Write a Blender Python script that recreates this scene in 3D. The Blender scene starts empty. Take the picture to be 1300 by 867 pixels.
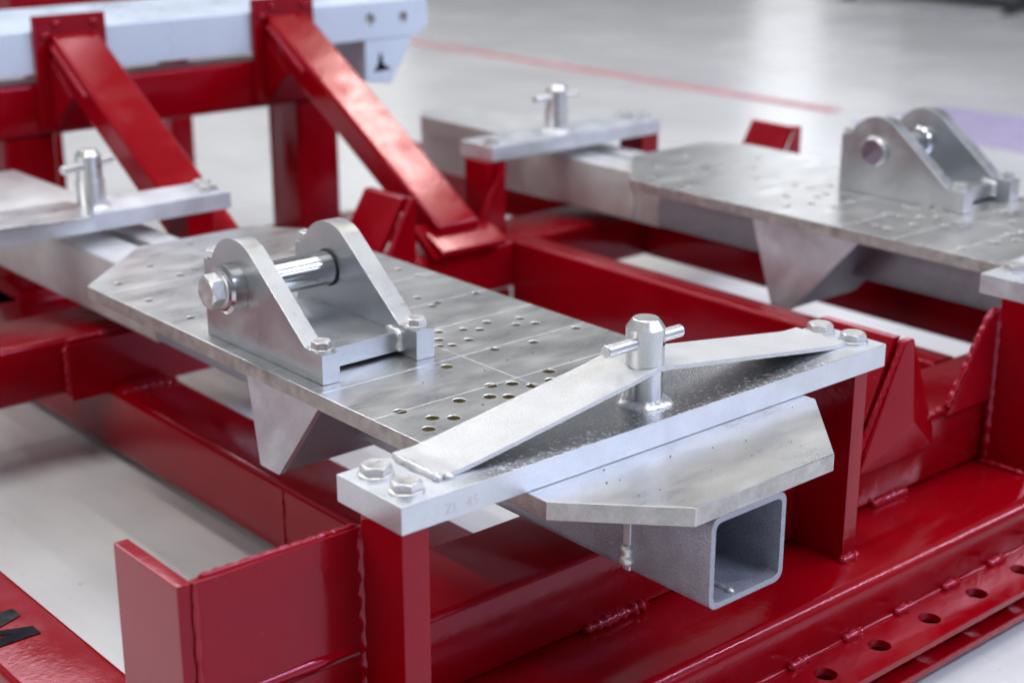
import bpy, bmesh, math, random
from mathutils import Vector, Matrix, Euler, noise
random.seed(7)
R = math.radians
SC = bpy.context.scene
COL = SC.collection

# ------------------------------------------------------------------ camera
cam_d = bpy.data.cameras.new('camera')
cam = bpy.data.objects.new('camera', cam_d)
COL.objects.link(cam)
cam.location = (0, 0, 0)
cam.rotation_euler = (R(90 - 18.288), 0, R(-40.762))
cam_d.sensor_width = 36.0
cam_d.lens = 36.0 * 1968.6 / 1300.0
cam_d.clip_start = 0.05
cam_d.clip_end = 200
cam_d.dof.use_dof = True
cam_d.dof.focus_distance = 1.37
cam_d.dof.aperture_fstop = 4.4
SC.camera = cam

# ------------------------------------------------------------------ world and lamps (indoor hall)
w = bpy.data.worlds.new('World'); SC.world = w; w.use_nodes = True
nt = w.node_tree; nt.nodes.clear()
wo = nt.nodes.new('ShaderNodeOutputWorld'); bg = nt.nodes.new('ShaderNodeBackground')
tc = nt.nodes.new('ShaderNodeTexCoord'); sx = nt.nodes.new('ShaderNodeSeparateXYZ')
rp = nt.nodes.new('ShaderNodeValToRGB')
nt.links.new(tc.outputs['Generated'], sx.inputs[0]); nt.links.new(sx.outputs['Z'], rp.inputs[0])
e = rp.color_ramp.elements
e[0].position = 0.0; e[0].color = (0.12, 0.122, 0.14, 1)
e[1].position = 0.32; e[1].color = (0.50, 0.53, 0.58, 1)
e2 = e.new(0.85); e2.color = (0.30, 0.30, 0.30, 1)
bg.inputs[1].default_value = 0.57
nt.links.new(rp.outputs[0], bg.inputs[0]); nt.links.new(bg.outputs[0], wo.inputs[0])

def area(name, loc, target, sx_, sy_, power, col):
    l = bpy.data.lights.new(name, 'AREA'); l.shape = 'RECTANGLE'
    l.size = sx_; l.size_y = sy_; l.energy = power; l.color = col
    o = bpy.data.objects.new(name, l); COL.objects.link(o); o.location = loc
    d = Vector(target) - Vector(loc)
    o.rotation_euler = d.to_track_quat('-Z', 'Y').to_euler()
    return o
# rows of ceiling lamps, a tall window on the -Y side and a smaller one behind the rig
for i, (lx, ly, ll, pw) in enumerate(((-0.4, 1.0, 2.6, 46), (0.7, 1.0, 2.6, 34), (1.9, 1.0, 2.6, 15), (3.1, 1.0, 2.6, 10),
                                  (-0.2, 4.4, 2.6, 22), (1.2, 4.4, 2.6, 22), (2.9, 5.0, 2.6, 30))):
    area('overhead_lamp_or_fill', (lx, ly, 3.4), (lx, ly, 0), 0.10, ll, pw, (1.0, 0.98, 0.95))
area('overhead_lamp_or_fill', (4.3, 3.1, 3.4), (1.5, 2.0, -0.4), 0.7, 0.35, 17, (1.0, 0.90, 0.74))
area('overhead_lamp_or_fill', (1.5, 7.4, 3.8), (1.2, 2.4, -0.5), 4.5, 0.8, 70, (0.96, 0.98, 1.0))
area('overhead_lamp_or_fill', (6.2, -1.6, 3.4), (1.4, 0.8, -0.7), 0.10, 4.2, 105, (0.86, 0.84, 1.0))
area('window_light', (-5.0, 2.2, 1.3), (0.8, 1.3, -0.6), 3.2, 2.2, 105, (1.0, 0.98, 0.96))
area('overhead_lamp_or_fill', (2.6, -2.4, 3.4), (2.4, -1.4, -0.8), 3.0, 0.5, 170, (0.66, 0.76, 1.0))  # added fill: cools the front floor that the upright faces reflect
area('window_light', (3.0, -3.6, 1.9), (1.1, 1.2, -0.6), 3.6, 0.7, 34, (0.60, 0.68, 1.0))
area('window_light', (12.5, 9.0, 3.0), (3.5, 4.0, -0.8), 2.6, 2.2, 34, (0.92, 0.95, 1.0))
area('window_light', (13.2, 10.8, 1.6), (3.0, 2.5, -0.8), 0.7, 3.6, 9, (0.95, 0.97, 1.0))
area('window_light', (9.0, 12.6, 1.6), (2.4, 3.0, -0.8), 0.8, 3.6, 7, (1.0, 0.98, 0.95))

SC.view_settings.view_transform = 'Standard'
SC.view_settings.look = 'None'
SC.view_settings.exposure = 0.14
SC.view_settings.gamma = 1.0
SC.render.engine = 'CYCLES'
SC.cycles.max_bounces = 8

FLOOR = -0.80

# ------------------------------------------------------------------ materials
def newmat(name):
    m = bpy.data.materials.new(name); m.use_nodes = True
    n = m.node_tree.nodes; b = n['Principled BSDF']
    return m, m.node_tree, b
def N(t, kind, **kw):
    n = t.nodes.new(kind)
    for k, v in kw.items():
        if k in n.inputs: n.inputs[k].default_value = v
        else: setattr(n, k, v)
    return n
def ramp(t, src, p0, c0, p1, c1):
    r = t.nodes.new('ShaderNodeValToRGB')
    r.color_ramp.elements[0].position = p0; r.color_ramp.elements[0].color = c0
    r.color_ramp.elements[1].position = p1; r.color_ramp.elements[1].color = c1
    t.links.new(src, r.inputs[0]); return r
def g(v): return (v, v, v, 1)

def metal(name, col, rough, rvar, mscale=18, bump=0.05, bscale=350, stretch=(1, 1, 1), metallic=1.0, spots=0.0, cvar=0.12, grain=0.10, scratch=0.0):
    m, t, b = newmat(name)
    co = t.nodes.new('ShaderNodeTexCoord'); mp = N(t, 'ShaderNodeMapping'); mp.inputs['Scale'].default_value = stretch
    t.links.new(co.outputs['Object'], mp.inputs[0])
    n1 = N(t, 'ShaderNodeTexNoise', Scale=mscale, Detail=6.0, Roughness=0.65)
    t.links.new(mp.outputs[0], n1.inputs['Vector'])
    n2 = N(t, 'ShaderNodeTexNoise', Scale=bscale, Detail=3.0, Roughness=0.6)
    t.links.new(mp.outputs[0], n2.inputs['Vector'])
    lo = tuple(c * (1 - cvar) for c in col) + (1,); hi = tuple(min(1, c * (1 + cvar)) for c in col) + (1,)
    cr = ramp(t, n1.outputs[0], 0.32, lo, 0.68, hi)
    out = cr.outputs[0]
    if spots:
        v = N(t, 'ShaderNodeTexNoise', Scale=95.0, Detail=4.0, Roughness=0.75)
        t.links.new(co.outputs['Object'], v.inputs['Vector'])
        sr = ramp(t, v.outputs[0], 0.66, g(0), 0.74, g(1))
        mx = N(t, 'ShaderNodeMixRGB'); mx.inputs[2].default_value = tuple(c * 0.45 for c in col) + (1,)
        ml = N(t, 'ShaderNodeMath', operation='MULTIPLY'); ml.inputs[1].default_value = spots
        t.links.new(sr.outputs[0], ml.inputs[0]); t.links.new(ml.outputs[0], mx.inputs[0]); t.links.new(out, mx.inputs[1])
        out = mx.outputs[0]
    # fine speckled grain and directional scratches
    gn = N(t, 'ShaderNodeTexNoise', Scale=900.0, Detail=2.0, Roughness=0.6); t.links.new(co.outputs['Object'], gn.inputs['Vector'])
    gr = ramp(t, gn.outputs[0], 0.35, g(1.0 - grain), 0.65, g(1.0 + grain * 0.6))
    mg = N(t, 'ShaderNodeMixRGB', blend_type='MULTIPLY'); mg.inputs[0].default_value = 1.0
    t.links.new(out, mg.inputs[1]); t.links.new(gr.outputs[0], mg.inputs[2]); out = mg.outputs[0]
    t.links.new(out, b.inputs['Base Color'])
    rr = ramp(t, n1.outputs[0], 0.3, g(max(0.03, rough - rvar)), 0.7, g(rough + rvar))
    rout = rr.outputs[0]
    if scratch:
        m2 = N(t, 'ShaderNodeMapping'); m2.inputs['Scale'].default_value = (18, 900, 60); m2.inputs['Rotation'].default_value = (0, 0, 0.12)
        t.links.new(co.outputs['Object'], m2.inputs[0])
        sn = N(t, 'ShaderNodeTexNoise', Scale=1.0, Detail=4.0, Roughness=0.7); t.links.new(m2.outputs[0], sn.inputs['Vector'])
        sr2 = ramp(t, sn.outputs[0], 0.40, g(-scratch), 0.62, g(scratch))
        sr2.color_ramp.elements[0].color = g(0.0); sr2.color_ramp.elements[1].color = g(2*scratch)
        am = N(t, 'ShaderNodeMath', operation='ADD'); t.links.new(rout, am.inputs[0]); t.links.new(sr2.outputs[0], am.inputs[1])
        rout = am.outputs[0]
    t.links.new(rout, b.inputs['Roughness'])
    b.inputs['Metallic'].default_value = metallic
    bp = N(t, 'ShaderNodeBump', Strength=bump, Distance=0.002)
    t.links.new(n2.outputs[0], bp.inputs['Height']); t.links.new(bp.outputs[0], b.inputs['Normal'])
    return m

def paint(name, col, rough=0.22, coat=0.6, peel=0.10, dirt=0.10):
    m, t, b = newmat(name)
    co = t.nodes.new('ShaderNodeTexCoord')
    n1 = N(t, 'ShaderNodeTexNoise', Scale=7.0, Detail=5.0, Roughness=0.6)
    t.links.new(co.outputs['Object'], n1.inputs['Vector'])
    cr = ramp(t, n1.outputs[0], 0.3, tuple(c * (1 - dirt) for c in col) + (1,), 0.7, tuple(min(1, c * (1 + dirt)) for c in col) + (1,))
    # fine dust specks
    n3 = N(t, 'ShaderNodeTexNoise', Scale=420.0, Detail=2.0, Roughness=0.5)
    t.links.new(co.outputs['Object'], n3.inputs['Vector'])
    dr = ramp(t, n3.outputs[0], 0.72, g(0), 0.80, g(0.22))
    mx = N(t, 'ShaderNodeMixRGB'); mx.inputs[2].default_value = (0.5, 0.32, 0.30, 1)
    t.links.new(dr.outputs[0], mx.inputs[0]); t.links.new(cr.outputs[0], mx.inputs[1])
    t.links.new(mx.outputs[0], b.inputs['Base Color'])
    nr = N(t, 'ShaderNodeTexNoise', Scale=16.0, Detail=7.0, Roughness=0.72)
    t.links.new(co.outputs['Object'], nr.inputs['Vector'])
    rr = ramp(t, nr.outputs[0], 0.40, g(rough*0.75), 0.68, g(rough*2.3))
    t.links.new(rr.outputs[0], b.inputs['Roughness'])
    b.inputs['Coat Weight'].default_value = coat; b.inputs['Coat Roughness'].default_value = 0.05
    n2 = N(t, 'ShaderNodeTexNoise', Scale=160.0, Detail=2.0, Roughness=0.5)
    t.links.new(co.outputs['Object'], n2.inputs['Vector'])
    n4 = N(t, 'ShaderNodeTexNoise', Scale=14.0, Detail=2.0)
    t.links.new(co.outputs['Object'], n4.inputs['Vector'])
    ad = N(t, 'ShaderNodeMath', operation='MULTIPLY_ADD'); ad.inputs[1].default_value = 2.2
    t.links.new(n4.outputs[0], ad.inputs[0]); t.links.new(n2.outputs[0], ad.inputs[2])
    bp = N(t, 'ShaderNodeBump', Strength=peel, Distance=0.0012)
    t.links.new(ad.outputs[0], bp.inputs['Height'])
    t.links.new(bp.outputs[0], b.inputs['Normal']); t.links.new(bp.outputs[0], b.inputs['Coat Normal'])
    return m

RED = paint('red_gloss_paint', (0.235, 0.0003, 0.0040), coat=0.0, rough=0.11, peel=0.14)
RED.node_tree.nodes['Principled BSDF'].inputs['Specular Tint'].default_value = (1.0, 0.42, 0.62, 1)
RED.node_tree.nodes['Principled BSDF'].inputs['Specular IOR Level'].default_value = 0.52
WELDR = paint('red_paint_over_weld', (0.27, 0.0005, 0.006), rough=0.055, coat=0.0, peel=0.05)
WELDR.node_tree.nodes['Principled BSDF'].inputs['Specular Tint'].default_value = (1.0, 0.5, 0.75, 1)
WELDR.node_tree.nodes['Principled BSDF'].inputs['Specular IOR Level'].default_value = 0.75
WHITE = paint('pale_blue_grey_paint', (0.55, 0.63, 0.75), rough=0.35, coat=0.2, dirt=0.05)
DARK = paint('dark_rubber_and_slot_shade', (0.03, 0.03, 0.035), rough=0.5, coat=0.0)
LETTER = paint('black_lettering_vinyl', (0.006, 0.007, 0.010), rough=0.5, coat=0.0, dirt=0.05)
LETTER.node_tree.nodes['Principled BSDF'].inputs['Specular IOR Level'].default_value = 0.15
ZINC = metal('matt_zinc', (0.64, 0.645, 0.65), 0.46, 0.07, 34, 0.16, 520, cvar=0.06, metallic=0.6, spots=0.12, grain=0.12)
ZINC_R = metal('rough_galvanised_steel', (0.36, 0.365, 0.43), 0.38, 0.10, 60, 0.55, 520, cvar=0.10, metallic=0.45, grain=0.35)
PLATE = metal('milled_plate_steel', (0.66, 0.66, 0.66), 0.30, 0.08, 11, 0.05, 600, (1, 2.2, 1), cvar=0.09, spots=0.20, scratch=0.025, grain=0.10)
EDGE = metal('sawn_edge_steel', (0.47, 0.455, 0.44), 0.42, 0.08, 45, 0.25, 300, cvar=0.28, spots=0.35, metallic=0.8)
CLEV = metal('clevis_zinc', (0.54, 0.56, 0.58), 0.32, 0.07, 22, 0.08, 500, cvar=0.07, spots=0.15, scratch=0.04, grain=0.08)
BOLT = metal('bolt_zinc', (0.62, 0.62, 0.62), 0.38, 0.10, 120, 0.10, 500, cvar=0.14, metallic=0.85)
TURN = metal('turned_steel', (0.66, 0.665, 0.67), 0.34, 0.04, 60, 0.02, 500, (1, 1, 1), cvar=0.04, metallic=0.9)
CHROME = metal('polished_pin_steel', (0.66, 0.67, 0.70), 0.11, 0.03, 20, 0.03, 300, (1, 6, 6), cvar=0.05)
WELDZ = metal('silver_weld', (0.72, 0.72, 0.72), 0.36, 0.10, 90, 0.2, 300, cvar=0.10, metallic=0.7)
HOLE = metal('threaded_hole_steel', (0.24, 0.19, 0.09), 0.45, 0.1, 60, 0.3, 400, metallic=0.35, cvar=0.35)
PEND = metal('dark_pin_end', (0.42, 0.38, 0.50), 0.30, 0.06, 30, 0.05, 300, cvar=0.2)
SCRIBE = metal('scribed_line', (0.78, 0.78, 0.78), 0.5, 0.08, 45, 0.02, 300, cvar=0.22)

BOSS = metal('turned_boss_steel', (0.60, 0.61, 0.63), 0.18, 0.04, 30, 0.03, 400, cvar=0.06)
# bar top: zinc with a darker, smoother patch under the strap
BARP = metal('plain_bar_zinc', (0.70, 0.73, 0.79), 0.40, 0.10, 26, 0.16, 500, cvar=0.09, spots=0.15, metallic=0.75)
BARM = metal('bar_zinc', (0.70, 0.73, 0.78), 0.40, 0.10, 26, 0.16, 500, cvar=0.09, spots=0.22, metallic=0.75)
def bar_top_patch(m):
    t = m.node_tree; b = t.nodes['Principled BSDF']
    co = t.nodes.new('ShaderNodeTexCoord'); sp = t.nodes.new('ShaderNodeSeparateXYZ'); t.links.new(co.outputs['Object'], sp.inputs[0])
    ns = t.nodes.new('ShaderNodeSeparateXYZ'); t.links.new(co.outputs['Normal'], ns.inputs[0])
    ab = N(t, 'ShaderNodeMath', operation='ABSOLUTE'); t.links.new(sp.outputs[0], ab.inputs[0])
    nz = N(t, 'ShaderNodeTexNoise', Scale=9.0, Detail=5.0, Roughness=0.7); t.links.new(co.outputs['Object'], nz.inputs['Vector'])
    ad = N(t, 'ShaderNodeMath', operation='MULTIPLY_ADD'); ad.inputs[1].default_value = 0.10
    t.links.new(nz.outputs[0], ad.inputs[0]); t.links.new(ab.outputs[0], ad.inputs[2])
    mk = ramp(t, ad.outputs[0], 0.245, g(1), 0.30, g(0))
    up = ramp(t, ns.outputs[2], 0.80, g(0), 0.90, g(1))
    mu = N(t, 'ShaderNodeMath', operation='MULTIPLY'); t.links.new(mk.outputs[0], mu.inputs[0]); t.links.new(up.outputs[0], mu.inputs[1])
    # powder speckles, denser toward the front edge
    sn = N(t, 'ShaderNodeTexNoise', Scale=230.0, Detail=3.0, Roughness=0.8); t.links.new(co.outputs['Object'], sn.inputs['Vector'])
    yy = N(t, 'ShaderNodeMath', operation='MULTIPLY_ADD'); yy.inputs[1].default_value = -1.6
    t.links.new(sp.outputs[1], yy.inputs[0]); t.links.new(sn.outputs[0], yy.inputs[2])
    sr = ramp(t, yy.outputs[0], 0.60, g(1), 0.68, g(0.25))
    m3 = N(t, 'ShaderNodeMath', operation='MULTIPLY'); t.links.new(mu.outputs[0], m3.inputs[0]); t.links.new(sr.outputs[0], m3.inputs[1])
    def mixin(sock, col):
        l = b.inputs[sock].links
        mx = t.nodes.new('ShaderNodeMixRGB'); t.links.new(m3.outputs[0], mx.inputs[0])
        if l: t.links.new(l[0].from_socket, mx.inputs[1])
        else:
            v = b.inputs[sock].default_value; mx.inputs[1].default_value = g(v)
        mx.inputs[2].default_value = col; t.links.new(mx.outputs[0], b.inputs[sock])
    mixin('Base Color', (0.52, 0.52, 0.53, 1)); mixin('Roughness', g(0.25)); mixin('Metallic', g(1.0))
bar_top_patch(BARM)

def floor_mat():
    m, t, b = newmat('grey_epoxy_floor')
    co = t.nodes.new('ShaderNodeTexCoord')
    n1 = N(t, 'ShaderNodeTexNoise', Scale=1.1, Detail=6.0, Roughness=0.6)
    t.links.new(co.outputs['Object'], n1.inputs['Vector'])
    cr = ramp(t, n1.outputs[0], 0.3, (0.60, 0.61, 0.615, 1), 0.7, (0.68, 0.685, 0.69, 1))
    t.links.new(cr.outputs[0], b.inputs['Base Color'])
    st = N(t, 'ShaderNodeMapping'); st.inputs['Scale'].default_value = (9, 1.2, 1); st.inputs['Rotation'].default_value = (0, 0, 0.5)
    t.links.new(co.outputs['Object'], st.inputs[0])
    n5 = N(t, 'ShaderNodeTexNoise', Scale=2.0, Detail=8.0, Roughness=0.75); t.links.new(st.outputs[0], n5.inputs['Vector'])
    r5 = ramp(t, n5.outputs[0], 0.42, g(0.94), 0.60, g(1.0))
    n6 = N(t, 'ShaderNodeTexNoise', Scale=60.0, Detail=3.0, Roughness=0.7); t.links.new(co.outputs['Object'], n6.inputs['Vector'])
    r6 = ramp(t, n6.outputs[0], 0.24, g(0.55), 0.32, g(1.0))
    m5 = N(t, 'ShaderNodeMixRGB', blend_type='MULTIPLY'); m5.inputs[0].default_value = 1.0
    m6 = N(t, 'ShaderNodeMixRGB', blend_type='MULTIPLY'); m6.inputs[0].default_value = 1.0
    t.links.new(cr.outputs[0], m5.inputs[1]); t.links.new(r5.outputs[0], m5.inputs[2])
    t.links.new(m5.outputs[0], m6.inputs[1]); t.links.new(r6.outputs[0], m6.inputs[2]); t.links.new(m6.outputs[0], b.inputs['Base Color'])
    n2 = N(t, 'ShaderNodeTexNoise', Scale=2.2, Detail=3.0)
    t.links.new(co.outputs['Object'], n2.inputs['Vector'])
    rr = ramp(t, n2.outputs[0], 0.3, g(0.20), 0.7, g(0.32)); t.links.new(rr.outputs[0], b.inputs['Roughness'])
    return m
FLOORM = floor_mat()
LINE = paint('faded_red_floor_paint', (0.62, 0.26, 0.30), rough=0.4, coat=0.0)
PURP = paint('lilac_plastic', (0.54, 0.46, 0.72), rough=0.35, coat=0.2)
GREY = paint('dark_grey_steel', (0.10, 0.10, 0.11), rough=0.45, coat=0.0)

# ------------------------------------------------------------------ helpers
def thing(name, label, cat, loc, group=None):
    o = bpy.data.objects.new(name, None); COL.objects.link(o)
    o.location = loc; o.empty_display_size = 0.05
    o['label'] = label; o['category'] = cat
    if group: o['group'] = group
    return o

def finish(name, bm, mat, parent=None, bevel=0.0, seg=2, smooth=True, angle=35, kind=None, label=None):
    """world-space bmesh -> object, parented to its thing (vertices stored relative to the thing)"""
    bmesh.ops.recalc_face_normals(bm, faces=bm.faces)
    if bevel > 0:
        ed = [e_ for e_ in bm.edges if len(e_.link_faces) == 2 and e_.calc_face_angle(0) > R(25)]
        bmesh.ops.bevel(bm, geom=ed, offset=bevel, segments=seg, profile=0.5, affect='EDGES', clamp_overlap=True)
    org = Vector((0, 0, 0)); p = parent
    while p: org += p.location; p = p.parent
    # centre each part's own origin on its geometry
    c = Vector((0, 0, 0))
    if bm.verts:
        for v in bm.verts: c += v.co
        c /= len(bm.verts)
    for v in bm.verts: v.co -= c
    if smooth:
        for f in bm.faces: f.smooth = True
        for e_ in bm.edges:
            if len(e_.link_faces) == 2 and e_.calc_face_angle(0) > R(angle): e_.smooth = False
    me = bpy.data.meshes.new(name); bm.to_mesh(me); bm.free()
    me.materials.append(mat)
    o = bpy.data.objects.new(name, me); COL.objects.link(o)
    o.location = c - org
    if parent: o.parent = parent
    if bevel > 0:
        wn = o.modifiers.new('normals', 'WEIGHTED_NORMAL'); wn.keep_sharp = True; wn.weight = 80
    if kind: o['kind'] = kind
    if label: o['label'] = label
    return o

def box(bm, x0, x1, y0, y1, z0, z1):
    v = [bm.verts.new(p) for p in ((x0,y0,z0),(x1,y0,z0),(x1,y1,z0),(x0,y1,z0),(x0,y0,z1),(x1,y0,z1),(x1,y1,z1),(x0,y1,z1))]
    for f in ((0,3,2,1),(4,5,6,7),(0,1,5,4),(1,2,6,5),(2,3,7,6),(3,0,4,7)): bm.faces.new([v[i] for i in f])
    return bm
def B(x0, x1, y0, y1, z0, z1): return box(bmesh.new(), x0, x1, y0, y1, z0, z1)

def prism(pts, ax, a0, a1, bm=None):
    """extrude a 2-D outline along axis ax. pts are the two remaining coords in xyz order"""
    bm = bm or bmesh.new()
    def P(p, a):
        q = list(p); q.insert(ax, a); return q
    lo = [bm.verts.new(P(p, a0)) for p in pts]; hi = [bm.verts.new(P(p, a1)) for p in pts]
    n = len(pts)
    bm.faces.new(lo); bm.faces.new(hi)
    for i in range(n): bm.faces.new((lo[i], lo[(i+1) % n], hi[(i+1) % n], hi[i]))
    return bm

def rrect(u0, u1, v0, v1, r, k=4):
    out = []
    for cx, cy, a0 in ((u1-r, v1-r, 0), (u0+r, v1-r, 90), (u0+r, v0+r, 180), (u1-r, v0+r, 270)):
        for i in range(k+1):
            a = R(a0 + 90*i/k); out.append((cx + r*math.cos(a), cy + r*math.sin(a)))
    return out

def rhs(ax, a0, a1, u0, u1, v0, v1, r=0.009, wall=0.0, bm=None):
    """rounded rectangular hollow section along axis ax (open ends if wall > 0)"""
    bm = bm or bmesh.new()
    if wall <= 0: return prism(rrect(u0, u1, v0, v1, r), ax, a0, a1, bm)
    o = rrect(u0, u1, v0, v1, r); i_ = rrect(u0+wall, u1-wall, v0+wall, v1-wall, max(r-wall*0.6, 0.002))
    def P(p, a):
        q = list(p); q.insert(ax, a); return q
    n = len(o)
    rings = [[bm.verts.new(P(p, a)) for p in ring] for ring, a in ((o, a0), (o, a1), (i_, a1), (i_, a0))]
    for s in range(4):
        A, C_ = rings[s], rings[(s+1) % 4]
        for j in range(n): bm.faces.new((A[j], A[(j+1) % n], C_[(j+1) % n], C_[j]))
    return bm

def lathe(profile, centre, axis='Z', n=32, bm=None):
    """profile: list of (radius, height). Closed at radius 0 ends"""
    bm = bm or bmesh.new()
    def P(r_, h, a):
        c_, s_ = r_*math.cos(a), r_*math.sin(a)
        v = {'Z': (c_, s_, h), 'X': (h, c_, s_), 'Y': (c_, h, s_)}[axis]
        return Vector(centre) + Vector(v)
    rings = []
    for r_, h in profile:
        if r_ < 1e-6: rings.append([bm.verts.new(P(0, h, 0))])
        else: rings.append([bm.verts.new(P(r_, h, 2*math.pi*k/n)) for k in range(n)])
    for A, C_ in zip(rings, rings[1:]):
        for k in range(n):
            if len(A) == 1 and len(C_) == 1: continue
            if len(A) == 1: bm.faces.new((A[0], C_[k], C_[(k+1) % n]))
            elif len(C_) == 1: bm.faces.new((A[k], A[(k+1) % n], C_[0]))
            else: bm.faces.new((A[k], A[(k+1) % n], C_[(k+1) % n], C_[k]))
    return bm

def weld(pts, rad, mat=None, name='weld_bead', parent=None, step=0.0035, wob=0.35, seed=0):
    """lumpy bead along a polyline: ripples like stacked coins"""
    bm = bmesh.new(); rnd = random.Random(seed + int(1000*sum(pts[0])))
    P = [Vector(p) for p in pts]; path = []
    for a, b in zip(P, P[1:]):
        L = (b-a).length; n = max(2, int(L/step))
        for i in range(n): path.append((a.lerp(b, i/n), (b-a).normalized()))
    path.append((P[-1], (P[-1]-P[-2]).normalized()))
    prev = None; K = 7
    for i, (p, d) in enumerate(path):
        up = Vector((0, 0, 1)) if abs(d.z) < 0.9 else Vector((1, 0, 0))
        s = d.cross(up).normalized(); u = s.cross(d).normalized()
        rr = rad*(1 + wob*(rnd.random()-0.5) + 0.22*math.sin(i*1.9))
        rr *= max(0.25, math.sin(math.pi*(i+0.5)/len(path))**0.30) if len(path) < 14 else (0.45 if i in (0, len(path)-1) else 1.0)
        ring = [bm.verts.new(p + s*rr*math.cos(2*math.pi*k/K) + u*rr*math.sin(2*math.pi*k/K) + s*rad*wob*0.3*(rnd.random()-0.5)) for k in range(K)]
        if prev:
            for k in range(K): bm.faces.new((prev[k], prev[(k+1) % K], ring[(k+1) % K], ring[k]))
        else: bm.faces.new(ring)
        prev = ring
    bm.faces.new(prev)
    return finish(name, bm, mat or WELDR, parent, angle=80)

def boolean_cut(o, cutter_bm):
    me = bpy.data.meshes.new('cutter'); bmesh.ops.recalc_face_normals(cutter_bm, faces=cutter_bm.faces)
    cutter_bm.to_mesh(me); cutter_bm.free()
    me.materials.append(HOLE)
    c = bpy.data.objects.new('cutter', me); COL.objects.link(c)
    # cutter is in world space; target may be parented
    off = Vector((0, 0, 0)); p = o
    while p: off += p.location; p = p.parent
    par, loc = o.parent, o.location.copy()
    o.parent = None; o.location = off
    if len(o.data.materials) < 2: o.data.materials.append(HOLE)
    for m_ in list(o.modifiers): o.modifiers.remove(m_)
    md = o.modifiers.new('cut', 'BOOLEAN'); md.object = c; md.operation = 'DIFFERENCE'; md.solver = 'EXACT'
    md.material_mode = 'TRANSFER'
    bpy.context.view_layer.update()
    dg = bpy.context.evaluated_depsgraph_get()
    new = bpy.data.meshes.new_from_object(o.evaluated_get(dg), depsgraph=dg)
    o.modifiers.clear(); old = o.data; o.data = new; new.name = old.name
    new.polygons.foreach_set('use_smooth', [False]*len(new.polygons))
    o.parent = par; o.location = loc
    bpy.data.objects.remove(c); bpy.data.meshes.remove(me)

def cyl(bm, x, y, z0, z1, r, n=20):
    return prism([(x + r*math.cos(2*math.pi*k/n), y + r*math.sin(2*math.pi*k/n)) for k in range(n)], 2, z0, z1, bm)

# ------------------------------------------------------------------ setting
fl = finish('floor', B(-30, 40, -30, 60, FLOOR-0.05, FLOOR), FLOORM, smooth=False, kind='structure')
ln = finish('floor_line', B(3.715, 3.765, 2.86, 14.0, FLOOR, FLOOR+0.004), LINE, smooth=False, kind='structure')

# ------------------------------------------------------------------ the red welded frame
FR = thing('steel_frame', 'glossy red welded steel frame carrying both silver arms, with slanted braces at the back', 'frame', (0.9, 1.5, FLOOR))
def red(name, bm, bevel=0.0012, **k): return finish(name, bm, RED, FR, bevel=bevel, **k)
# front base beam and perforated flanges
BT = -0.698
red('base_beam', rhs(0, 0.30, 2.75, 0.807, 0.933, -0.790, BT, 0.0135), 0)
fl1 = finish('perforated_flange', B(0.30, 2.75, 0.7485, 0.8065, -0.7575, -0.7495), RED, FR, bevel=0.001)
cb = bmesh.new()
for k in range(-9, 17): cyl(cb, 1.2215 + 0.0823*k, 0.7772, -0.77, -0.74, 0.0112, 24)
RED_HOLE = RED
boolean_cut(fl1, cb)
fl1.data.materials[1] = RED
fl2 = finish('perforated_flange', B(0.30, 2.75, 0.7470, 0.8065, -0.7835, -0.7755), RED, FR, bevel=0.001)
cb = bmesh.new()
for k in range(-9, 17): cyl(cb, 1.2215 + 0.0823*k, 0.7772, -0.79, -0.77, 0.0112, 24)
boolean_cut(fl2, cb)
fl2.data.materials[1] = RED
# stitch welds between flange and beam
for k in range(-6, 14):
    x = 1.118 + 0.0823*k
    weld([(x, 0.8045, -0.7480), (x+0.030, 0.8045, -0.7480)], 0.0062, parent=FR, seed=k)
weld([(0.32, 0.8060, -0.7492), (2.7, 0.8060, -0.7492)], 0.0022, parent=FR, step=0.02, wob=0.5)
# beam with lettering, lower left
red('rail', rhs(1, 0.945, 3.2, 0.443, 0.527, -0.790, BT, 0.009), 0, label='left floor rail with black letter M on its top')
# front cross beam
CT = -0.620
red('cross_beam', rhs(0, 0.4795, 2.6, 0.913, 1.021, -0.6975, CT, 0.007), 0)
red('cross_beam', rhs(0, 0.20, 2.36, 1.808, 1.930, -0.6975, CT, 0.008), 0)
# long beams
red('rail', rhs(1, 0.9335, 3.2, 0.8515, 0.9395, -0.790, -0.6985, 0.009), 0)
red('long_beam', rhs(1, 1.0215, 1.8075, 1.560, 1.605, -0.790, CT, 0.006), 0)
red('long_beam', rhs(1, 1.0215, 2.6, 1.8645, 1.945, -0.6995, CT, 0.008), 0)
red('web_plate', B(1.10, 1.558, 1.8120, 1.8200, -0.790, -0.7005), 0.0008)
# joint plate on the far cross beam
red('joint_plate', B(0.797, 1.115, 1.795, 1.807, -0.7040, -0.627), 0.0015)
weld([(0.797, 1.803, -0.70), (0.797, 1.803, -0.63)], 0.004, parent=FR)
weld([(0.80, 1.803, -0.6235), (0.86, 1.803, -0.6235)], 0.004, parent=FR)
weld([(0.856, 1.770, -0.6985), (0.936, 1.770, -0.6985)], 0.0045, parent=FR)
weld([(0.8512, 1.3830, -0.706), (0.8512, 1.3835, -0.745), (0.8512, 1.3820, -0.789)], 0.0018, parent=FR, wob=0.8)
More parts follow.
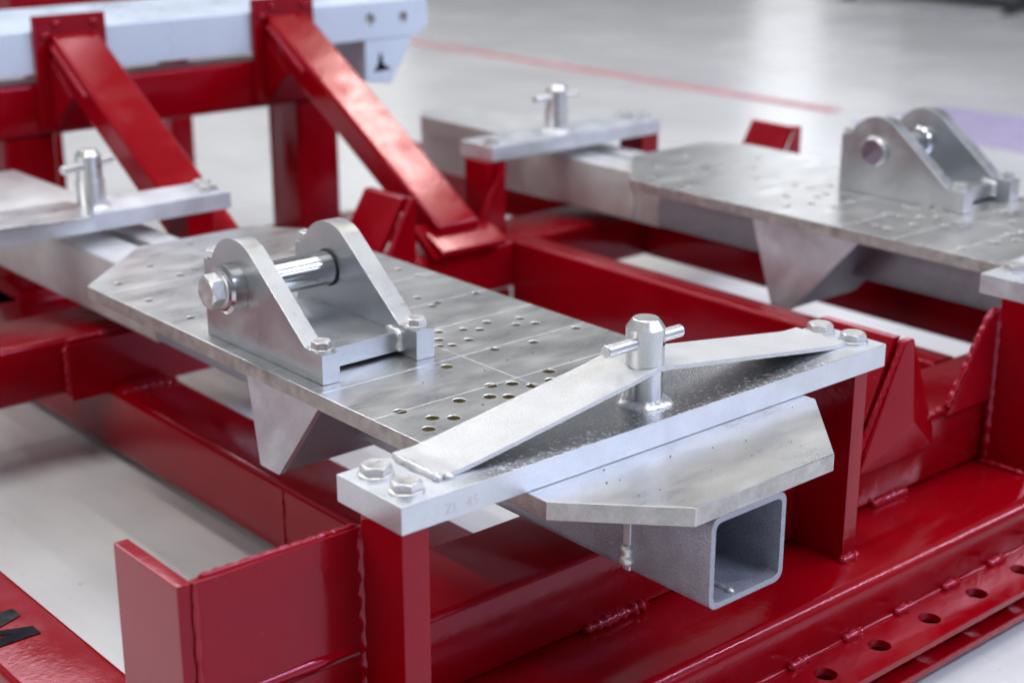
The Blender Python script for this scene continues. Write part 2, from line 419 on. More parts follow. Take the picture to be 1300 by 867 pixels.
# posts under the clamp bars (flat bars), brackets behind them
for X in (0.0, 0.88):
    red('post', B(0.6245+X, 0.6500+X, 0.8500, 0.9037, BT, -0.5002), 0.001)
    weld([(0.6262+X, 0.9060, BT), (0.6262+X, 0.9060, -0.512)], 0.0052, parent=FR, seed=3, wob=0.12, step=0.006)
    red('post', B(1.1690+X, 1.1890+X, 0.8500, 0.9310, BT, -0.5002), 0.001)
    weld([(1.166+X, 0.850, BT+0.001), (1.192+X, 0.850, BT+0.001)], 0.0062, parent=FR, seed=5)
    weld([(1.190+X, 0.850, BT+0.001), (1.1905+X, 0.925, BT+0.001)], 0.0035, parent=FR, seed=5)
# left end bracket: web plate and end flange
red('bracket_plate', B(0.479, 0.6250, 0.9045, 0.9125, -0.6195, -0.512), 0.0008)
red('bracket_flange', B(0.4665, 0.4788, 0.9060, 1.0030, -0.790, -0.5115), 0.0012)
weld([(0.4800, 0.9050, -0.790), (0.4800, 0.9050, -0.513)], 0.0028, parent=FR, wob=0.12, step=0.008)
weld([(0.486, 0.9105, -0.5115), (0.624, 0.9095, -0.5120)], 0.0024, parent=FR)
weld([(0.484, 0.9075, -0.6150), (0.622, 0.9075, -0.6150)], 0.0060, parent=FR, wob=0.2, step=0.02)
# lower web below the cross beam at the left
red('web_plate', B(0.4795, 0.6245, 0.9065, 0.9120, -0.790, -0.6235), 0.0008)
# middle bracket: creased triangular gusset, slanted flange plates
def tri_gusset(X):
    bm = bmesh.new()
    A = (1.3385+X, 0.9105, -0.5165); Lb = (1.2650+X, 0.9060, -0.6500); Rb = (1.4010+X, 0.9080, -0.6520); M_ = (1.3440+X, 0.8975, -0.6050)
    A2 = (1.3520+X, 0.9105, -0.5165); Rm = (1.4030+X, 0.9110, -0.632)
    fr = [bm.verts.new(p) for p in (A, Lb, Rb, Rm, A2)]; c = bm.verts.new(M_)
    bk = [bm.verts.new((p[0], 0.9200, p[2])) for p in (A, Lb, Rb, Rm, A2)]
    n = 5
    for i in range(n):
        bm.faces.new((fr[i], fr[(i+1) % n], c)); bm.faces.new((fr[(i+1) % n], fr[i], bk[i], bk[(i+1) % n]))
    bm.faces.new(bk)
    red('gusset_plate', bm, 0.001, angle=14)
    weld([(1.3375+X, 0.914, -0.5155), (1.2640+X, 0.914, -0.648)], 0.0028, parent=FR, seed=9, wob=0.15)
    # slanting flange running back from the gusset
    red('slanted_flange', prism([(1.3300+X, -0.5140), (1.3430+X, -0.5140), (1.2800+X, -0.6455), (1.2670+X, -0.6455)], 1, 0.9215, 1.020), 0.001)
    # sloping bracket web that rises to the next post
    red('bracket_plate', prism([(1.4200+X, -0.6195), (1.4285+X, -0.6070), (1.4890+X, -0.5200), (1.5040+X, -0.5120), (1.5040+X, -0.6195)], 1, 0.9045, 0.9125), 0.0008)
    weld([(1.4215+X, 0.909, -0.612), (1.4890+X, 0.909, -0.5190), (1.5030+X, 0.909, -0.5115)], 0.0034, parent=FR, seed=11)
    weld([(1.375+X, 0.912, -0.6170), (1.4215+X, 0.912, -0.6120)], 0.0034, parent=FR, seed=12)
tri_gusset(0.0)
weld([(1.300, 0.9128, BT+0.002), (1.365, 0.9128, BT+0.002)], 0.0050, parent=FR, seed=21)
weld([(1.235, 0.9128, BT+0.003), (1.262, 0.9128, BT+0.002)], 0.0050, parent=FR, seed=23)
weld([(0.872, 0.9120, BT+0.0035), (0.955, 0.9120, BT+0.0035)], 0.0065, parent=FR, seed=22, wob=0.7)
weld([(1.500, 0.910, BT+0.002), (1.503, 0.852, BT+0.002)], 0.0038, parent=FR, seed=24)
# mirrored brackets at the far cross beam
for X in (0.0, 0.88):
    red('bracket_plate', prism([(1.1800+X, -0.7000), (1.2480+X, -0.6195), (1.2950+X, -0.5850), (1.3340+X, -0.5120), (1.3420+X, -0.5120), (1.3420+X, -0.6195), (1.36+X, -0.6195), (1.36+X, -0.70)], 1, 1.7730, 1.7810), 0.0008)
    red('bracket_flange', prism([(1.3240+X, -0.5120), (1.3360+X, -0.5120), (1.2700+X, -0.6195), (1.2580+X, -0.6195)], 1, 1.7815, 1.8750), 0.001)
    weld([(1.2870+X, 1.772, -0.5980), (1.3330+X, 1.772, -0.5130)], 0.0036, parent=FR, seed=31)
# far posts
for X in (0.0, 0.88):
    red('post', B(0.662+X, 0.702+X, 1.850, 1.905, CT, -0.5002), 0.001)
    red('post', B(1.010+X, 1.050+X, 1.850, 1.905, CT, -0.5002), 0.001)
red('gusset_plate', prism([(1.500, -0.6195), (1.508, -0.6195), (1.573, -0.5100), (1.565, -0.5060)], 1, 1.836, 1.8450), 0.0008)
red('foot_plate', prism([(1.790, -0.6190), (1.846, -0.578), (1.856, -0.590), (1.815, -0.6190)], 0, 1.392, 1.512), 0.001)

# back frame: legs, upper rail, braces with head plates
YB = 2.28
red('upper_rail', rhs(0, 0.60, 1.5655, 2.291, 2.371, -0.455, -0.374, 0.007), 0)
red('leg', rhs(2, BT, -0.4560, 1.480, 1.566, 2.292, 2.392, 0.007), 0)
red('leg', rhs(2, BT, -0.4560, 0.945, 1.031, 2.292, 2.392, 0.007), 0)
red('base_beam', rhs(0, 0.60, 1.72, 2.250, 2.420, -0.790, -0.6985, 0.010), 0)
weld([(1.475, 2.288, -0.6975), (1.57, 2.288, -0.6975)], 0.006, parent=FR)
def brace(x0, w_):
    bm = bmesh.new()
    dy, dz = (1.80-2.28), (-0.585+0.297); L = math.hypot(dy, dz)
    ny, nz = dz/L, -dy/L      # upper normal in the y-z plane
    if nz < 0: ny, nz = -ny, -nz
    th = 0.046
    pts = [(2.279, -0.2976), (1.815, -0.5760), (1.815-ny*th*0.0, -0.6190), (1.838, -0.6190), (2.279, -0.2976-th/nz)]
    o = red('brace', prism(pts, 0, x0, x0+w_), 0.006, seg=3)
    # head plate with two stiffeners under the brace
    red('head_plate', B(x0-0.024, x0+w_+0.015, YB, YB+0.010, -0.445, -0.271), 0.0012)
    for sx_ in (x0-0.004,):
        red('gusset_plate', prism([(2.279, -0.335), (2.279, -0.440), (2.215, -0.388)], 0, sx_, sx_+0.008), 0.0008)
    weld([(x0-0.002, 2.272, -0.315), (x0-0.002, 2.165, -0.382)], 0.004, parent=FR, seed=41)
    for p in ((x0-0.008, -0.300), (x0+0.012, -0.284), (x0+w_-0.006, -0.284)):
        weld([(p[0]-0.006, 2.277, p[1]), (p[0]+0.006, 2.277, p[1])], 0.005, parent=FR, seed=42)
brace(1.030, 0.080)
brace(1.417, 0.082)
# sloping saddle pad in front of the second brace
red('saddle_plate', prism([(1.7840, -0.6150), (1.7840, -0.6070), (1.8260, -0.5860), (1.8330, -0.5960), (1.8200, -0.6195), (1.8100, -0.6195)], 0, 1.400, 1.528), 0.002)

# black letter on the left rail (M, tops toward +X, reads toward -Y)
def letter_M():
    # local: u = reading direction (-Y), v = letter up (+X)
    W, Hh, s = 0.061, 0.058, 0.0150
    pts = [(0,0),(0,Hh),(s*1.15,Hh),(W/2,Hh*0.42),(W-s*1.15,Hh),(W,Hh),(W,0),(W-s,0),(W-s,Hh*0.66),(W/2+0.004,Hh*0.10),(W/2-0.004,Hh*0.10),(s,Hh*0.66),(s,0)]
    y0 = 1.2985; x0 = 0.4385
    bm = bmesh.new()
    lo = [bm.verts.new((x0+0.0015+v*1.0, y0-u, BT+0.0004)) for u, v in pts]
    f = bm.faces.new(lo)
    r_ = bmesh.ops.extrude_face_region(bm, geom=[f])
    for v in r_['geom']:
        if isinstance(v, bmesh.types.BMVert): v.co.z += 0.0006
    finish('lettering', bm, LETTER, FR, smooth=False)
letter_M()

# ------------------------------------------------------------------ silver arms
def gusset_saddle(arm, X, y0, y1, ytip, zb):
    """hanging triangular saddle under the plate: side cheek and sloping web"""
    x = 0.765 + X
    finish('saddle_cheek', prism([(y1, -0.5165), (y0, -0.5165), (ytip, zb), (ytip+0.035, zb)], 0, x, x+0.008), BARP, arm, bevel=0.0008)
    L = Vector((0, ytip-y0, zb+0.5165)); n = Vector((0, -L.z, L.y)).normalized()*0.008
    # web
    yy0, zz0 = y0+0.002, -0.5168; yy1, zz1 = ytip+0.001, zb+0.001
    finish('saddle_web', prism([(yy0, zz0), (yy0+0.010, zz0), (yy1+0.012, zz1), (yy1, zz1)], 0, x+0.0085, x+0.150), ZINC_R, arm, bevel=0.0005)

def hole_list_front():
    return [(.780,1.0598,1),(.7923,1.0282,1),(.8068,1.0158,1),(.7732,1.0093,1),(.8384,1.0471,1),(.8665,1.0366,1),(.8798,1.0251,1),
            (.8864,1.0590,1),(.9055,1.0500,1),(.9160,1.0330,1),(.9555,1.0535,1),(.9400,1.0330,1),(.9860,1.0330,1),
            (.8887,1.1291,1),(.9587,1.1391,0),(1.0035,1.1307,0),(1.0691,1.1371,0),(.9580,1.1800,0),(.9756,1.2105,0),(.9888,1.1991,0),
            (1.0103,1.2132,0),(1.0284,1.1866,0),(1.0463,1.2008,0),(1.0473,1.1776,0),(.9340,1.1771,0),(.9221,1.1840,0),(.9511,1.2209,0),(.9348,1.2002,0),
            (1.0150,1.3049,0),(1.0095,1.3338,0),(1.0036,1.2989,0),(1.0710,1.3055,0),(1.0644,1.4425,0),(1.0673,1.4062,0),
            (.7818,1.6057,0),(.8475,1.6527,0),(.8547,1.5913,0),(.7765,1.5225,0),(.7792,1.4347,0),(.8821,1.6042,0),(.9397,1.7168,0),
            (1.02,1.60,0),(1.055,1.63,0),(.99,1.52,0),(1.04,1.53,0)]

def hole_list_rear():
    L = [(.9065,1.4034),(.8391,1.391),(.7929,1.3526),(.8961,1.3651),(.832,1.3408),(.8368,1.3039),(.9450,1.3950),(.881,1.3097),(.9042,1.4295),
         (.9115,1.2395),(.8606,1.2095),(.9262,1.2161),(.9254,1.1955),(.7916,1.1987),(.7903,1.1803),(.8348,1.1713),(.8838,1.1389),
         (.8700,1.3600),(.8560,1.2300),(.8750,1.1900),(.8950,1.1750),
         (.780,1.0598),(.8384,1.0471),(.8665,1.0366),(.8864,1.0590),(.9055,1.0500),(.9360,1.0400),(.9700,1.0700),(.9900,1.0300),(.9500,1.0950),(1.0,1.1),(.99,1.13),
         (.7818,1.6057),(.8475,1.6527),(.8547,1.5913),(.7765,1.5225),(.8821,1.6042),(.9397,1.68),(.95,1.55),(1.02,1.60),(.90,1.50)]
    return [(x, y, 1) for x, y in L]
def make_arm(label, X, sad):
    arm = thing('fixture_arm', label, 'arm', (0.92+X, 1.40, -0.60), 'silver fixture arms lying on the red frame')
    out = [(.7475,.8255),(.8273,.7407),(.9977,.7407),(1.0900,.8350),(1.0915,1.684),(1.0435,1.742),(.8795,1.7425),(.7500,1.620)]
    pl = finish('base_plate', prism([(x+X, y) for x, y in out], 2, -0.5160, -0.5000), PLATE, arm, bevel=0.0007)
    cb = bmesh.new()
    for x, y, big in (hole_list_front() if X == 0 else hole_list_rear()):
        r_ = 0.0062 if big else 0.0051
        lathe([(0, -0.5085), (r_, -0.5085), (r_, -0.5006), (r_+0.0007, -0.4998), (r_+0.0007, -0.4950), (0, -0.4950)], (x+X, y, 0), 'Z', 20, cb)
    boolean_cut(pl, cb)
    pl.data.materials.append(SCRIBE); si = len(pl.data.materials)-1
    for p in pl.data.polygons:
        if p.material_index == 1 and 0.3 < abs(p.normal.z) < 0.95: p.material_index = si
    # sawn edge look on the plate's rim faces
    pl.data.materials.append(EDGE); ei = len(pl.data.materials)-1
    for p in pl.data.polygons:
        if abs(p.normal.z) < 0.3 and p.area > 0.0008: p.material_index = ei
    # scribed lines, 0.25 mm proud
    zt = -0.5
    for (x0, x1, y) in ((.7485,1.0895,1.0592),(.7485,1.0895,1.1443),(.7485,1.0895,1.2310),(.7485,1.0895,1.3085),(.7560,1.0895,1.4035),(.7560,1.0895,1.577)):
        hw = 0.0005 if X == 0 else 0.0012
        finish('scribed_line', B(x0+X, x1+X, y-hw, y+hw, zt-0.0005, zt+0.0002), SCRIBE, arm, smooth=False)
    finish('scribed_line', B(.9182+X, .9192+X, 0.935, 1.70, zt-0.0005, zt+0.0003), SCRIBE, arm, smooth=False)
    # square tube, open at the front; two rails with a slot behind the plate
    finish('square_tube', rhs(1, 0.7412, 1.650, 0.847+X, 0.9380+X, -0.5975, -0.5162, 0.0095, 0.0052), ZINC_R, arm)
    finish('slotted_rail', rhs(1, 1.6505, 2.26, 0.847+X, 0.9115+X, -0.5975, -0.5162, 0.004), ZINC, arm)
    finish('slotted_rail', rhs(1, 1.6505, 2.26, 0.9300+X, 0.973+X, -0.5975, -0.5162, 0.004), ZINC, arm)
    finish('slot_shade', B(0.9117+X, 0.9298+X, 1.652, 2.25, -0.560, -0.540), DARK, arm, smooth=False)  # dark strip standing in for the shade inside the slot
    finish('end_pad', prism([(0.80+X, 1.96), (0.80+X, 2.20), (0.830+X, 2.235), (0.935+X, 2.235), (0.935+X, 1.96)], 2, -0.5160, -0.4880), ZINC, arm, bevel=0.002)
    finish('weld_bead', B(0.8450+X, 0.8480+X, 0.8290, 0.8380, -0.594, -0.5170), ZINC, arm, bevel=0.0012, seg=3)
    weld([(0.8462+X, 0.8332, -0.570), (0.8462+X, 0.8332, -0.592)], 0.0064, WELDZ, parent=arm, seed=52, wob=0.3)
    weld([(0.8465+X, 1.7055, -0.520), (0.8465+X, 1.7055, -0.592)], 0.0040, WELDZ, parent=arm, seed=53, wob=0.15)
    # inner seam of the tube
    weld([(0.880+X, 0.7440, -0.5915), (0.880+X, 1.05, -0.5915)], 0.0022, WELDZ, parent=arm, seed=54)
    gusset_saddle(arm, X, *sad)
    return arm
make_arm('drilled silver plate on an open square tube, in focus between two red posts', 0.0, (1.163, 1.302, 1.248, -0.6195))
make_arm('blurred silver arm at upper right, drilled plate reaching behind the second front bar', 0.88, (1.204, 1.392, 1.314, -0.638))

# hex bolt parts ------------------------------------------------------
def hex_bolt(parent, x, y, z, af=0.0225, h=0.0095, rot=0.0, washer=0.0145, axis='Z', mat=BOLT, label=None):
    bm = bmesh.new(); rc = af/math.sqrt(3)
    prof = []
    n = 36
    def P(rad, hh, a):
        if axis == 'Z': return (x + rad*math.cos(a), y + rad*math.sin(a), z + hh)
        return (x - hh, y + rad*math.cos(a), z + rad*math.sin(a))
    def hexr(a):
        t = (a - rot) % (math.pi/3) - math.pi/6
        return (af/2)/math.cos(t)
    rings = []
    ang = [rot + 2*math.pi*k/n for k in range(n)]
    w0 = 0.0020
    rings.append([bm.verts.new(P(hexr(a), w0, a)) for a in ang])
    rings.append([bm.verts.new(P(hexr(a), h - max(0.0004, (hexr(a)-af/2)*0.75 + 0.0004), a)) for a in ang])
    rings.append([bm.verts.new(P(af/2*0.90, h, a)) for a in ang])
    rings.append([bm.verts.new(P(af/2*0.62, h-0.0003, a)) for a in ang])
    for A, C_ in zip(rings, rings[1:]):
        for k in range(n): bm.faces.new((A[k], A[(k+1) % n], C_[(k+1) % n], C_[k]))
    bm.faces.new(rings[-1]); bm.faces.new(rings[0])
    b_ = finish('hex_bolt', bm, mat, parent, angle=22)
    bm = bmesh.new()
    if axis == 'Z': lathe([(0, 0.0), (washer, 0.0), (washer, 0.0018), (washer-0.0008, 0.0024), (0, 0.0024)], (x, y, z), 'Z', 32, bm)
    else: lathe([(0, 0.0), (washer, 0.0), (washer, -0.0018), (washer-0.0008, -0.0024), (0, -0.0024)], (x, y, z), 'X', 32, bm)
    finish('washer', bm, mat, b_, angle=40)
    return b_

# ------------------------------------------------------------------ clamp bars with locking pins
def locking_pin(parent, x, y, zt, cap0, rs=0.0163, turn=0.0):
    """turned pin: shaft from the bar, weld ring, cap with cross handle"""
    finish('pin_shaft', lathe([(0, 0), (rs, 0), (rs, cap0-zt), (0, cap0-zt)], (x, y, zt), 'Z', 40), TURN, parent)
    bm = bmesh.new(); n = 30; rnd = random.Random(4)
    pr = None; rings = []
    for k in range(n*2):
        a = math.pi*2*k/(n*2); rr = 0.0185 + 0.0012*(rnd.random()-0.5) + 0.001*math.sin(5*a)
        hh = 0.0052 + 0.0012*(rnd.random()-0.5)
        ring = []
        for q, (dr, dh) in enumerate(((-0.004, 0.0), (0.0065, 0.0), (0.0060, 0.4), (0.002, 0.85), (-0.0025, 1.15), (-0.004, 0.9))):
            ring.append(bm.verts.new((x + (rr+dr)*math.cos(a), y + (rr+dr)*math.sin(a), zt + dh*hh)))
        rings.append(ring)
    for i in range(len(rings)):
        A, C_ = rings[i], rings[(i+1) % len(rings)]
        for q in range(6): bm.faces.new((A[q], C_[q], C_[(q+1) % 6], A[(q+1) % 6]))
    finish('weld_ring', bm, WELDZ, parent, angle=80)
    H_ = 0.0405
    cap = finish('pin_cap', lathe([(0, 0), (0.0172, 0), (0.0172, H_-0.0085), (0.0120, H_-0.0008), (0.0108, H_), (0, H_-0.0004)], (x, y, cap0), 'Z', 44), TURN, parent, angle=20)
    # cross handle through the cap
    hz = cap0 + 0.0205
    hb_ = lathe([(0, -0.0490), (0.0050, -0.0490), (0.0058, -0.0480), (0.0058, 0.0420), (0.0050, 0.0430), (0, 0.0430)], (x-0.001, y-0.002, hz), 'X', 24)
    bmesh.ops.rotate(hb_, verts=hb_.verts, cent=(x, y, hz), matrix=Matrix.Rotation(turn, 3, 'Z'))
    finish('pin_handle', hb_, TURN, cap)
    finish('roll_pin', lathe([(0, 0), (0.0016, 0), (0.0016, 0.0008), (0, 0.0008)], (x+0.0062, y-0.0166, cap0+0.0190), 'Y', 10), DARK, cap)

def make_clamp(label, x0, x1, y0, y1, pinx, piny, bolts, strap=True, flat=False, turn=0.0, group='silver clamp bars bolted across the arms'):
    zt, zb = -0.4765, -0.4998
    th = thing('clamp_bar', label, 'clamp bar', ((x0+x1)/2, (y0+y1)/2, zb), group)
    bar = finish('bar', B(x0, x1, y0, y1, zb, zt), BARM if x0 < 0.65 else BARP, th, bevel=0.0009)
    for i, (bx, by) in enumerate(bolts): hex_bolt(th, bx, by, zt, rot=0.35 + 0.9*i)
    if strap:
        dx = x0 - 0.6235
        top = [(.676,-.4722),(.688,-.4722),(.702,-.4716),(.742,-.4661),(.793,-.4586),(.854,-.4495),(.888,-.4445),(.905,-.4412),(.918,-.4398),(.930,-.4402),(.946,-.4427),(.995,-.4496),(1.04,-.4558),(1.083,-.4618),(1.137,-.4693),(1.155,-.4716),(1.168,-.4722),(1.178,-.4722)]
        # resample smoothly
        P = [(a + dx, b) for a, b in top]
        sm = []
        for i in range(len(P)-1):
            p0 = P[max(i-1, 0)]; p1 = P[i]; p2 = P[i+1]; p3 = P[min(i+2, len(P)-1)]
            for k in range(5):
                t = k/5
                sm.append(tuple(0.5*((2*p1[j]) + (-p0[j]+p2[j])*t + (2*p0[j]-5*p1[j]+4*p2[j]-p3[j])*t*t + (-p0[j]+3*p1[j]-3*p2[j]+p3[j])*t**3) for j in (0, 1)))
        sm.append(P[-1])
        bm = bmesh.new(); T = 0.0042
        prev = None
        for (a, b) in sm:
            ya, yb = y0 + 0.0215, y1 - 0.0015
            ring = [bm.verts.new(p) for p in ((a, ya, b-T), (a, yb, b-T), (a, yb, b), (a, ya, b))]
            if prev:
                for q in range(4): bm.faces.new((prev[q], ring[q], ring[(q+1) % 4], prev[(q+1) % 4]))
            else: bm.faces.new(ring)
            prev = ring
        bm.faces.new(prev)
        finish('bent_strap', bm, ZINC, th, bevel=0.0006)
        weld([(.676+dx, y0+0.020, -.4748), (.676+dx, y1-0.006, -.4748)], 0.0034, ZINC, parent=th, seed=61, wob=0.5)
        weld([(.681+dx, y0+0.021, -.4755), (.690+dx, y0+0.0205, -.4755)], 0.0028, ZINC, parent=th, seed=62)
        weld([(1.177+dx, y0+0.024, -.4755), (1.177+dx, y1-0.016, -.4755)], 0.0030, ZINC, parent=th, seed=63, wob=0.5)
        locking_pin(th, pinx, piny, zt, -0.4396)
    else:
        locking_pin(th, pinx, piny, zt, -0.4396, 0.0190, turn)
    if flat:
        finish('flat_strap', prism([(x0+0.01, y0-0.010), (x0+0.155, y0-0.030), (x0+0.185, y0+0.020), (x0+0.17, y1-0.01), (x0+0.01, y1-0.01)], 2, zt+0.0003, zt+0.0053), PLATE, th, bevel=0.0008)
    return th
front = make_clamp('thick silver bar carrying a bent strap, T-handled pin and four hex bolts in the foreground',
    0.6235, 1.2135, 0.8485, 0.9330, 0.9190, 0.8895, [(0.6465, 0.9120), (0.6455, 0.8715), (1.1945, 0.9150), (1.1945, 0.8745)])
make_clamp('silver bar end with hex bolt on a red post, cut by right edge',
    1.5035, 2.0935, 0.8485, 0.9330, 1.7990, 0.8895, [(1.5385, 0.9120), (1.5255, 0.8715), (2.0745, 0.9150), (2.0745, 0.8745)])
make_clamp('blurred silver bar with T-handled pin at the left edge, in front of the red brace',
    0.7000, 1.0785, 1.8480, 1.9300, 0.8920, 1.8900, [(1.0630, 1.8990), (1.0560, 1.8700), (0.7350, 1.8830)], strap=False, flat=True, turn=R(21))
make_clamp('blurred silver bar with T-handled pin at the far end of the right arm',
    1.5530, 1.9320, 1.8480, 1.9300, 1.7260, 1.8900, [(1.5680, 1.8700), (1.9000, 1.9050), (1.9130, 1.8750)], strap=False)

# faint stamped characters on the front bar
def stamped(txt, x, z, size):
    cu = bpy.data.curves.new('stamp', 'FONT'); cu.body = txt; cu.size = size; cu.extrude = 0.00012
    o = bpy.data.objects.new('stamp', cu); COL.objects.link(o)
    bpy.context.view_layer.update()
    me = bpy.data.meshes.new_from_object(o.evaluated_get(bpy.context.evaluated_depsgraph_get()))
    bm = bmesh.new(); bm.from_mesh(me); bpy.data.objects.remove(o); bpy.data.meshes.remove(me)
    for v in bm.verts:
        v.co = Vector((x + v.co.x, 0.8485 - 0.0001 - v.co.z*0.5, z + v.co.y))
    finish('stamped_characters', bm, ZINC, front, smooth=False)
stamped('ZL  45', 0.664, -0.4945, 0.0125)

# ------------------------------------------------------------------ clevis brackets
def clevis_profile():
    yc, zc, r_ = 1.3120, -0.4365, 0.0500
    pts = [(1.1610, -0.4998), (1.1610, -0.4700), (1.1900, -0.4690)]
    # tangent of the slope with the round head
    a0 = R(212 - 180)
    P = Vector((1.1900, -0.4690)); C_ = Vector((yc, zc)); d = (P-C_).length
    base = math.atan2(P.y-C_.y, P.x-C_.x); off = math.acos(r_/d)
    t = base - off       # upper tangent
    end = R(28)
    k = 16
    if t < 0: t += 2*math.pi
    for i in range(k+1):
        a = t + (end - t)*i/k
        pts.append((yc + r_*math.cos(a), zc + r_*math.sin(a)))
    pts += [(1.3600, -0.4180), (1.3735, -0.4180), (1.3735, -0.4998)]
    return pts
def make_clevis(label, X, bolt_pin):
    th = thing('clevis_bracket', label, 'bracket', (0.83+X, 1.27, -0.4998), 'clevis brackets bolted on the drilled plates')
    pr = clevis_profile()
    finish('side_plate', prism(pr, 0, 0.7650+X, 0.7850+X), CLEV, th, bevel=0.0008)
    finish('side_plate', prism(pr, 0, 0.8765+X, 0.8990+X), CLEV, th, bevel=0.0008)
    finish('cross_plate', B(0.7852+X, 0.8763+X, 1.1890, 1.3500, -0.4965, -0.4765), CLEV, th, bevel=0.0008)
    weld([(0.8752+X, 1.1870, -0.4955), (0.8752+X, 1.1870, -0.4745)], 0.0046, WELDZ, parent=th, seed=71, wob=0.4)
    weld([(0.8752+X, 1.1870, -0.4765), (0.8752+X, 1.2080, -0.4755)], 0.0040, WELDZ, parent=th, seed=72, wob=0.4)
    weld([(0.7863+X, 1.1900, -0.4765), (0.7863+X, 1.33, -0.4765)], 0.0020, WELDZ, parent=th, seed=73)
    yc, zc = 1.3120, -0.4355
    if bolt_pin:
        pin = finish('pin', lathe([(0, 0.7850), (0.0182, 0.7850), (0.0182, 0.8763), (0, 0.8763)], (X, yc, zc), 'X', 48), CHROME, th)
        finish('pin_collar', lathe([(0.0182, 0.8748), (0.0198, 0.8748), (0.0198, 0.8764), (0.0182, 0.8764)], (X, yc, zc), 'X', 40), DARK, th)
        finish('pin_boss', lathe([(0, 0.7648), (0.0252, 0.7648), (0.0252, 0.7505), (0.0222, 0.7475), (0.0, 0.7475)], (X, yc, zc), 'X', 48), BOSS, th, angle=25)
        hb = hex_bolt(th, 0.7474+X, yc, zc, af=0.0310, h=0.0165, rot=0.25, washer=0.0190, axis='X', mat=BOLT)
    else:
        finish('pin', lathe([(0, 0.7560), (0.0195, 0.7560), (0.0215, 0.7585), (0.0215, 0.7648), (0, 0.7648)], (X, yc, zc), 'X', 48), BOLT, th, angle=25)
        finish('pin', lathe([(0, 0.7850), (0.0182, 0.7850), (0.0182, 0.8763), (0, 0.8763)], (X, yc, zc), 'X', 48), CHROME, th)
        finish('pin_boss', lathe([(0, 0.8765), (0.0235, 0.8765), (0.0235, 0.866), (0.021, 0.862), (0, 0.862)], (X, yc, zc), 'X', 48), CHROME, th, angle=25)
        finish('pin_end', lathe([(0, 0.7548), (0.0180, 0.7548), (0.0188, 0.7558), (0, 0.7558)], (X, yc, zc), 'X', 40), PEND, th)
    for i, (bx, by, bz) in enumerate(((0.7750, 1.1760, -0.4700), (0.8880, 1.1760, -0.4700), (0.7750, 1.3660, -0.4180), (0.8880, 1.3660, -0.4180))):
        hex_bolt(th, bx+X, by, bz, af=0.0175, h=0.0095, rot=0.5+0.7*i, washer=0.0105 if i < 2 else 0.0070)
    return th
make_clevis('silver clevis in the foreground, big hex bolt head on its polished pin, beside scribed holes', 0.0, True)
make_clevis('blurred silver clevis with flush dark pin end on the right hand plate', 1.0496, False)

# ------------------------------------------------------------------ pale painted beam on the back frame
WB = thing('painted_beam', 'pale blue grey painted beam lying across the back of the red frame', 'beam', (1.2, 2.35, -0.36))
bm_ = prism([(-0.6, -0.2930), (1.765, -0.2930), (1.7710, -0.3000), (1.7710, -0.3430), (1.7480, -0.3600), (-0.6, -0.3600)], 1, 2.2915, 2.60)
wbm = finish('beam_body', bm_, WHITE, WB, bevel=0.002)
cb = bmesh.new()
for hx, hz, rr in ((1.6400, -0.3240, 0.0115), (1.7140, -0.3245, 0.0105)):
    prism([(hx + rr*math.cos(2*math.pi*k/24), hz + rr*math.sin(2*math.pi*k/24)) for k in range(24)], 1, 2.25, 2.3015, cb)
boolean_cut(wbm, cb); wbm.data.materials[1] = ZINC
finish('top_ledge', B(-0.6, 0.955, 2.2930, 2.46, -0.2928, -0.285), WHITE, WB, bevel=0.001)
lb = finish('end_block', prism([(1.6290, -0.3605), (1.7300, -0.3605), (1.7320, -0.3700), (1.6850, -0.4420), (1.6290, -0.4330)], 1, 2.2925, 2.40), WHITE, WB, bevel=0.0015)
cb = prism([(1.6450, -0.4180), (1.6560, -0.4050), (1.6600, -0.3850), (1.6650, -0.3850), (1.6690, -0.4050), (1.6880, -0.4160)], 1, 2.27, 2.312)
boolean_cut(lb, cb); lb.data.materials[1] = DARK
fr_b = thing('rear_rail', 'red rail beyond the pale painted beam at the top left corner', 'rail', (1.2, 2.9, -0.35))
finish('rail_body', rhs(0, 1.22, 1.62, 2.86, 2.94, -0.36, -0.288, 0.006), RED, fr_b)
for x in (1.26, 1.55): finish('rail_leg', rhs(2, FLOOR, -0.3605, x, x+0.05, 2.875, 2.925, 0.006), RED, fr_b)

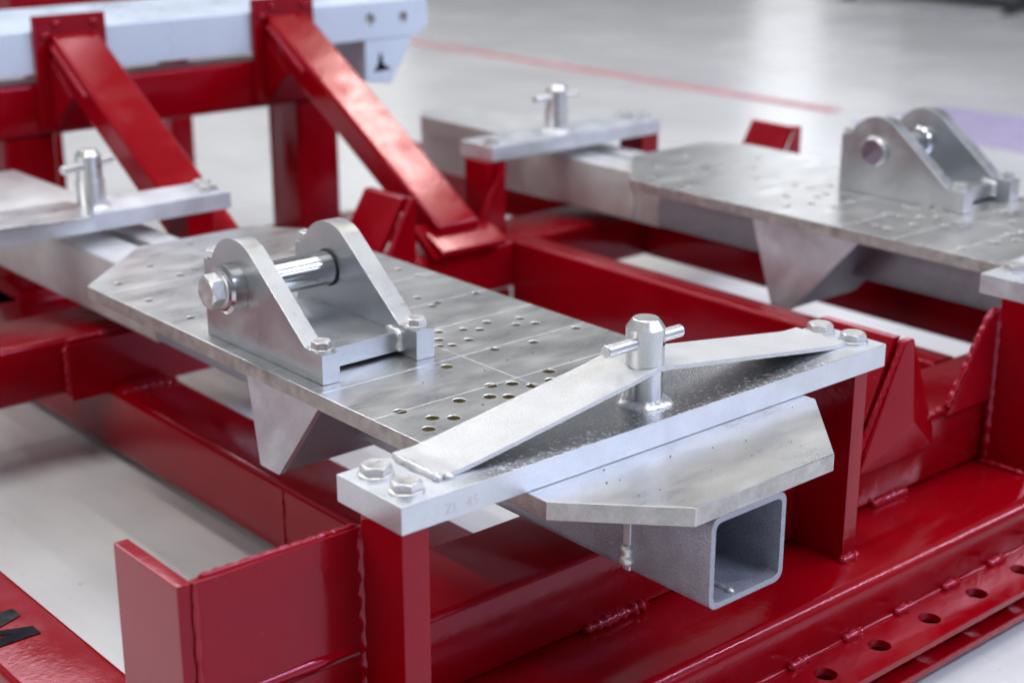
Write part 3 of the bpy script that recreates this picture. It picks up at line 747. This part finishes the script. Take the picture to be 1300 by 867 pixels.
# ------------------------------------------------------------------ far objects on the floor
MT = thing('wire_mesh_mat', 'lilac wire mesh sheet lying on the floor behind the right clevis', 'mesh mat', (3.9, 2.6, FLOOR))
bm_ = bmesh.new()
for i in range(16):
    x = 3.62 + 0.028*i; box(bm_, x, x+0.0028, 2.10, 2.70, FLOOR+0.001, FLOOR+0.003)
for j in range(22):
    y = 2.10 + 0.028*j; box(bm_, 3.62, 4.05, y, y+0.0028, FLOOR+0.003, FLOOR+0.005)
finish('mesh_wires', bm_, PURP, MT, smooth=False, kind='stuff')
finish('mesh_rim', B(3.605, 3.62, 2.10, 2.70, FLOOR+0.001, FLOOR+0.006), PURP, MT, bevel=0.002)

DK = thing('floor_mat', 'dark rubber strip at the top edge of the photo, far across the floor', 'mat', (6.9, 5.9, FLOOR))
finish('mat_sheet', B(6.45, 7.6, 5.05, 5.75, FLOOR+0.002, FLOOR+0.02), DARK, DK, bevel=0.004)
GP = thing('equipment_base', 'dark grey machine base with a slanting foot in the top right corner', 'machine base', (7.4, 4.2, FLOOR))
finish('base_slab', B(6.55, 9.0, 2.2, 4.95, FLOOR+0.03, FLOOR+0.14), GREY, GP, bevel=0.004)
finish('unseen_body', B(6.75, 8.9, 2.35, 4.80, FLOOR+0.1405, FLOOR+2.0), GREY, GP, bevel=0.01)  # unseen machine body, added to darken the reflection in the floor
for yy in (3.9, 2.4, 4.8): finish('foot', prism([(6.30, FLOOR), (6.36, FLOOR), (6.62, FLOOR+0.10), (6.56, FLOOR+0.12)], 1, yy, yy+0.05), DARK, GP, bevel=0.003)

# tiny chips and grit lying on the open front of the plate
bm_ = bmesh.new(); rnd = random.Random(12)
for k in range(26):
    if k < 16: x, y = rnd.uniform(0.80, 1.07), rnd.uniform(0.765, 0.842)
    else: x, y = rnd.uniform(0.78, 1.06), rnd.uniform(0.95, 1.12)
    q = rnd.uniform(0.0004, 0.0011); a = rnd.uniform(0, 3.1)
    if k < 16 and (y < 0.7407 + (x-0.985)*1.05 + 0.006 or y < 0.750 + (0.842-x)*1.1): continue
    pts = [(x + q*math.cos(a+t)*rnd.uniform(.6, 1.2), y + q*0.6*math.sin(a+t)) for t in (0, 1.3, 2.6, 3.9, 5.1)]
    prism(pts, 2, -0.49975, -0.4990, bm_)
ch = finish('metal_swarf', bm_, GREY, None, smooth=False, kind='stuff', label='tiny dark chips and grit scattered on the drilled front plate')
ch['category'] = 'swarf'
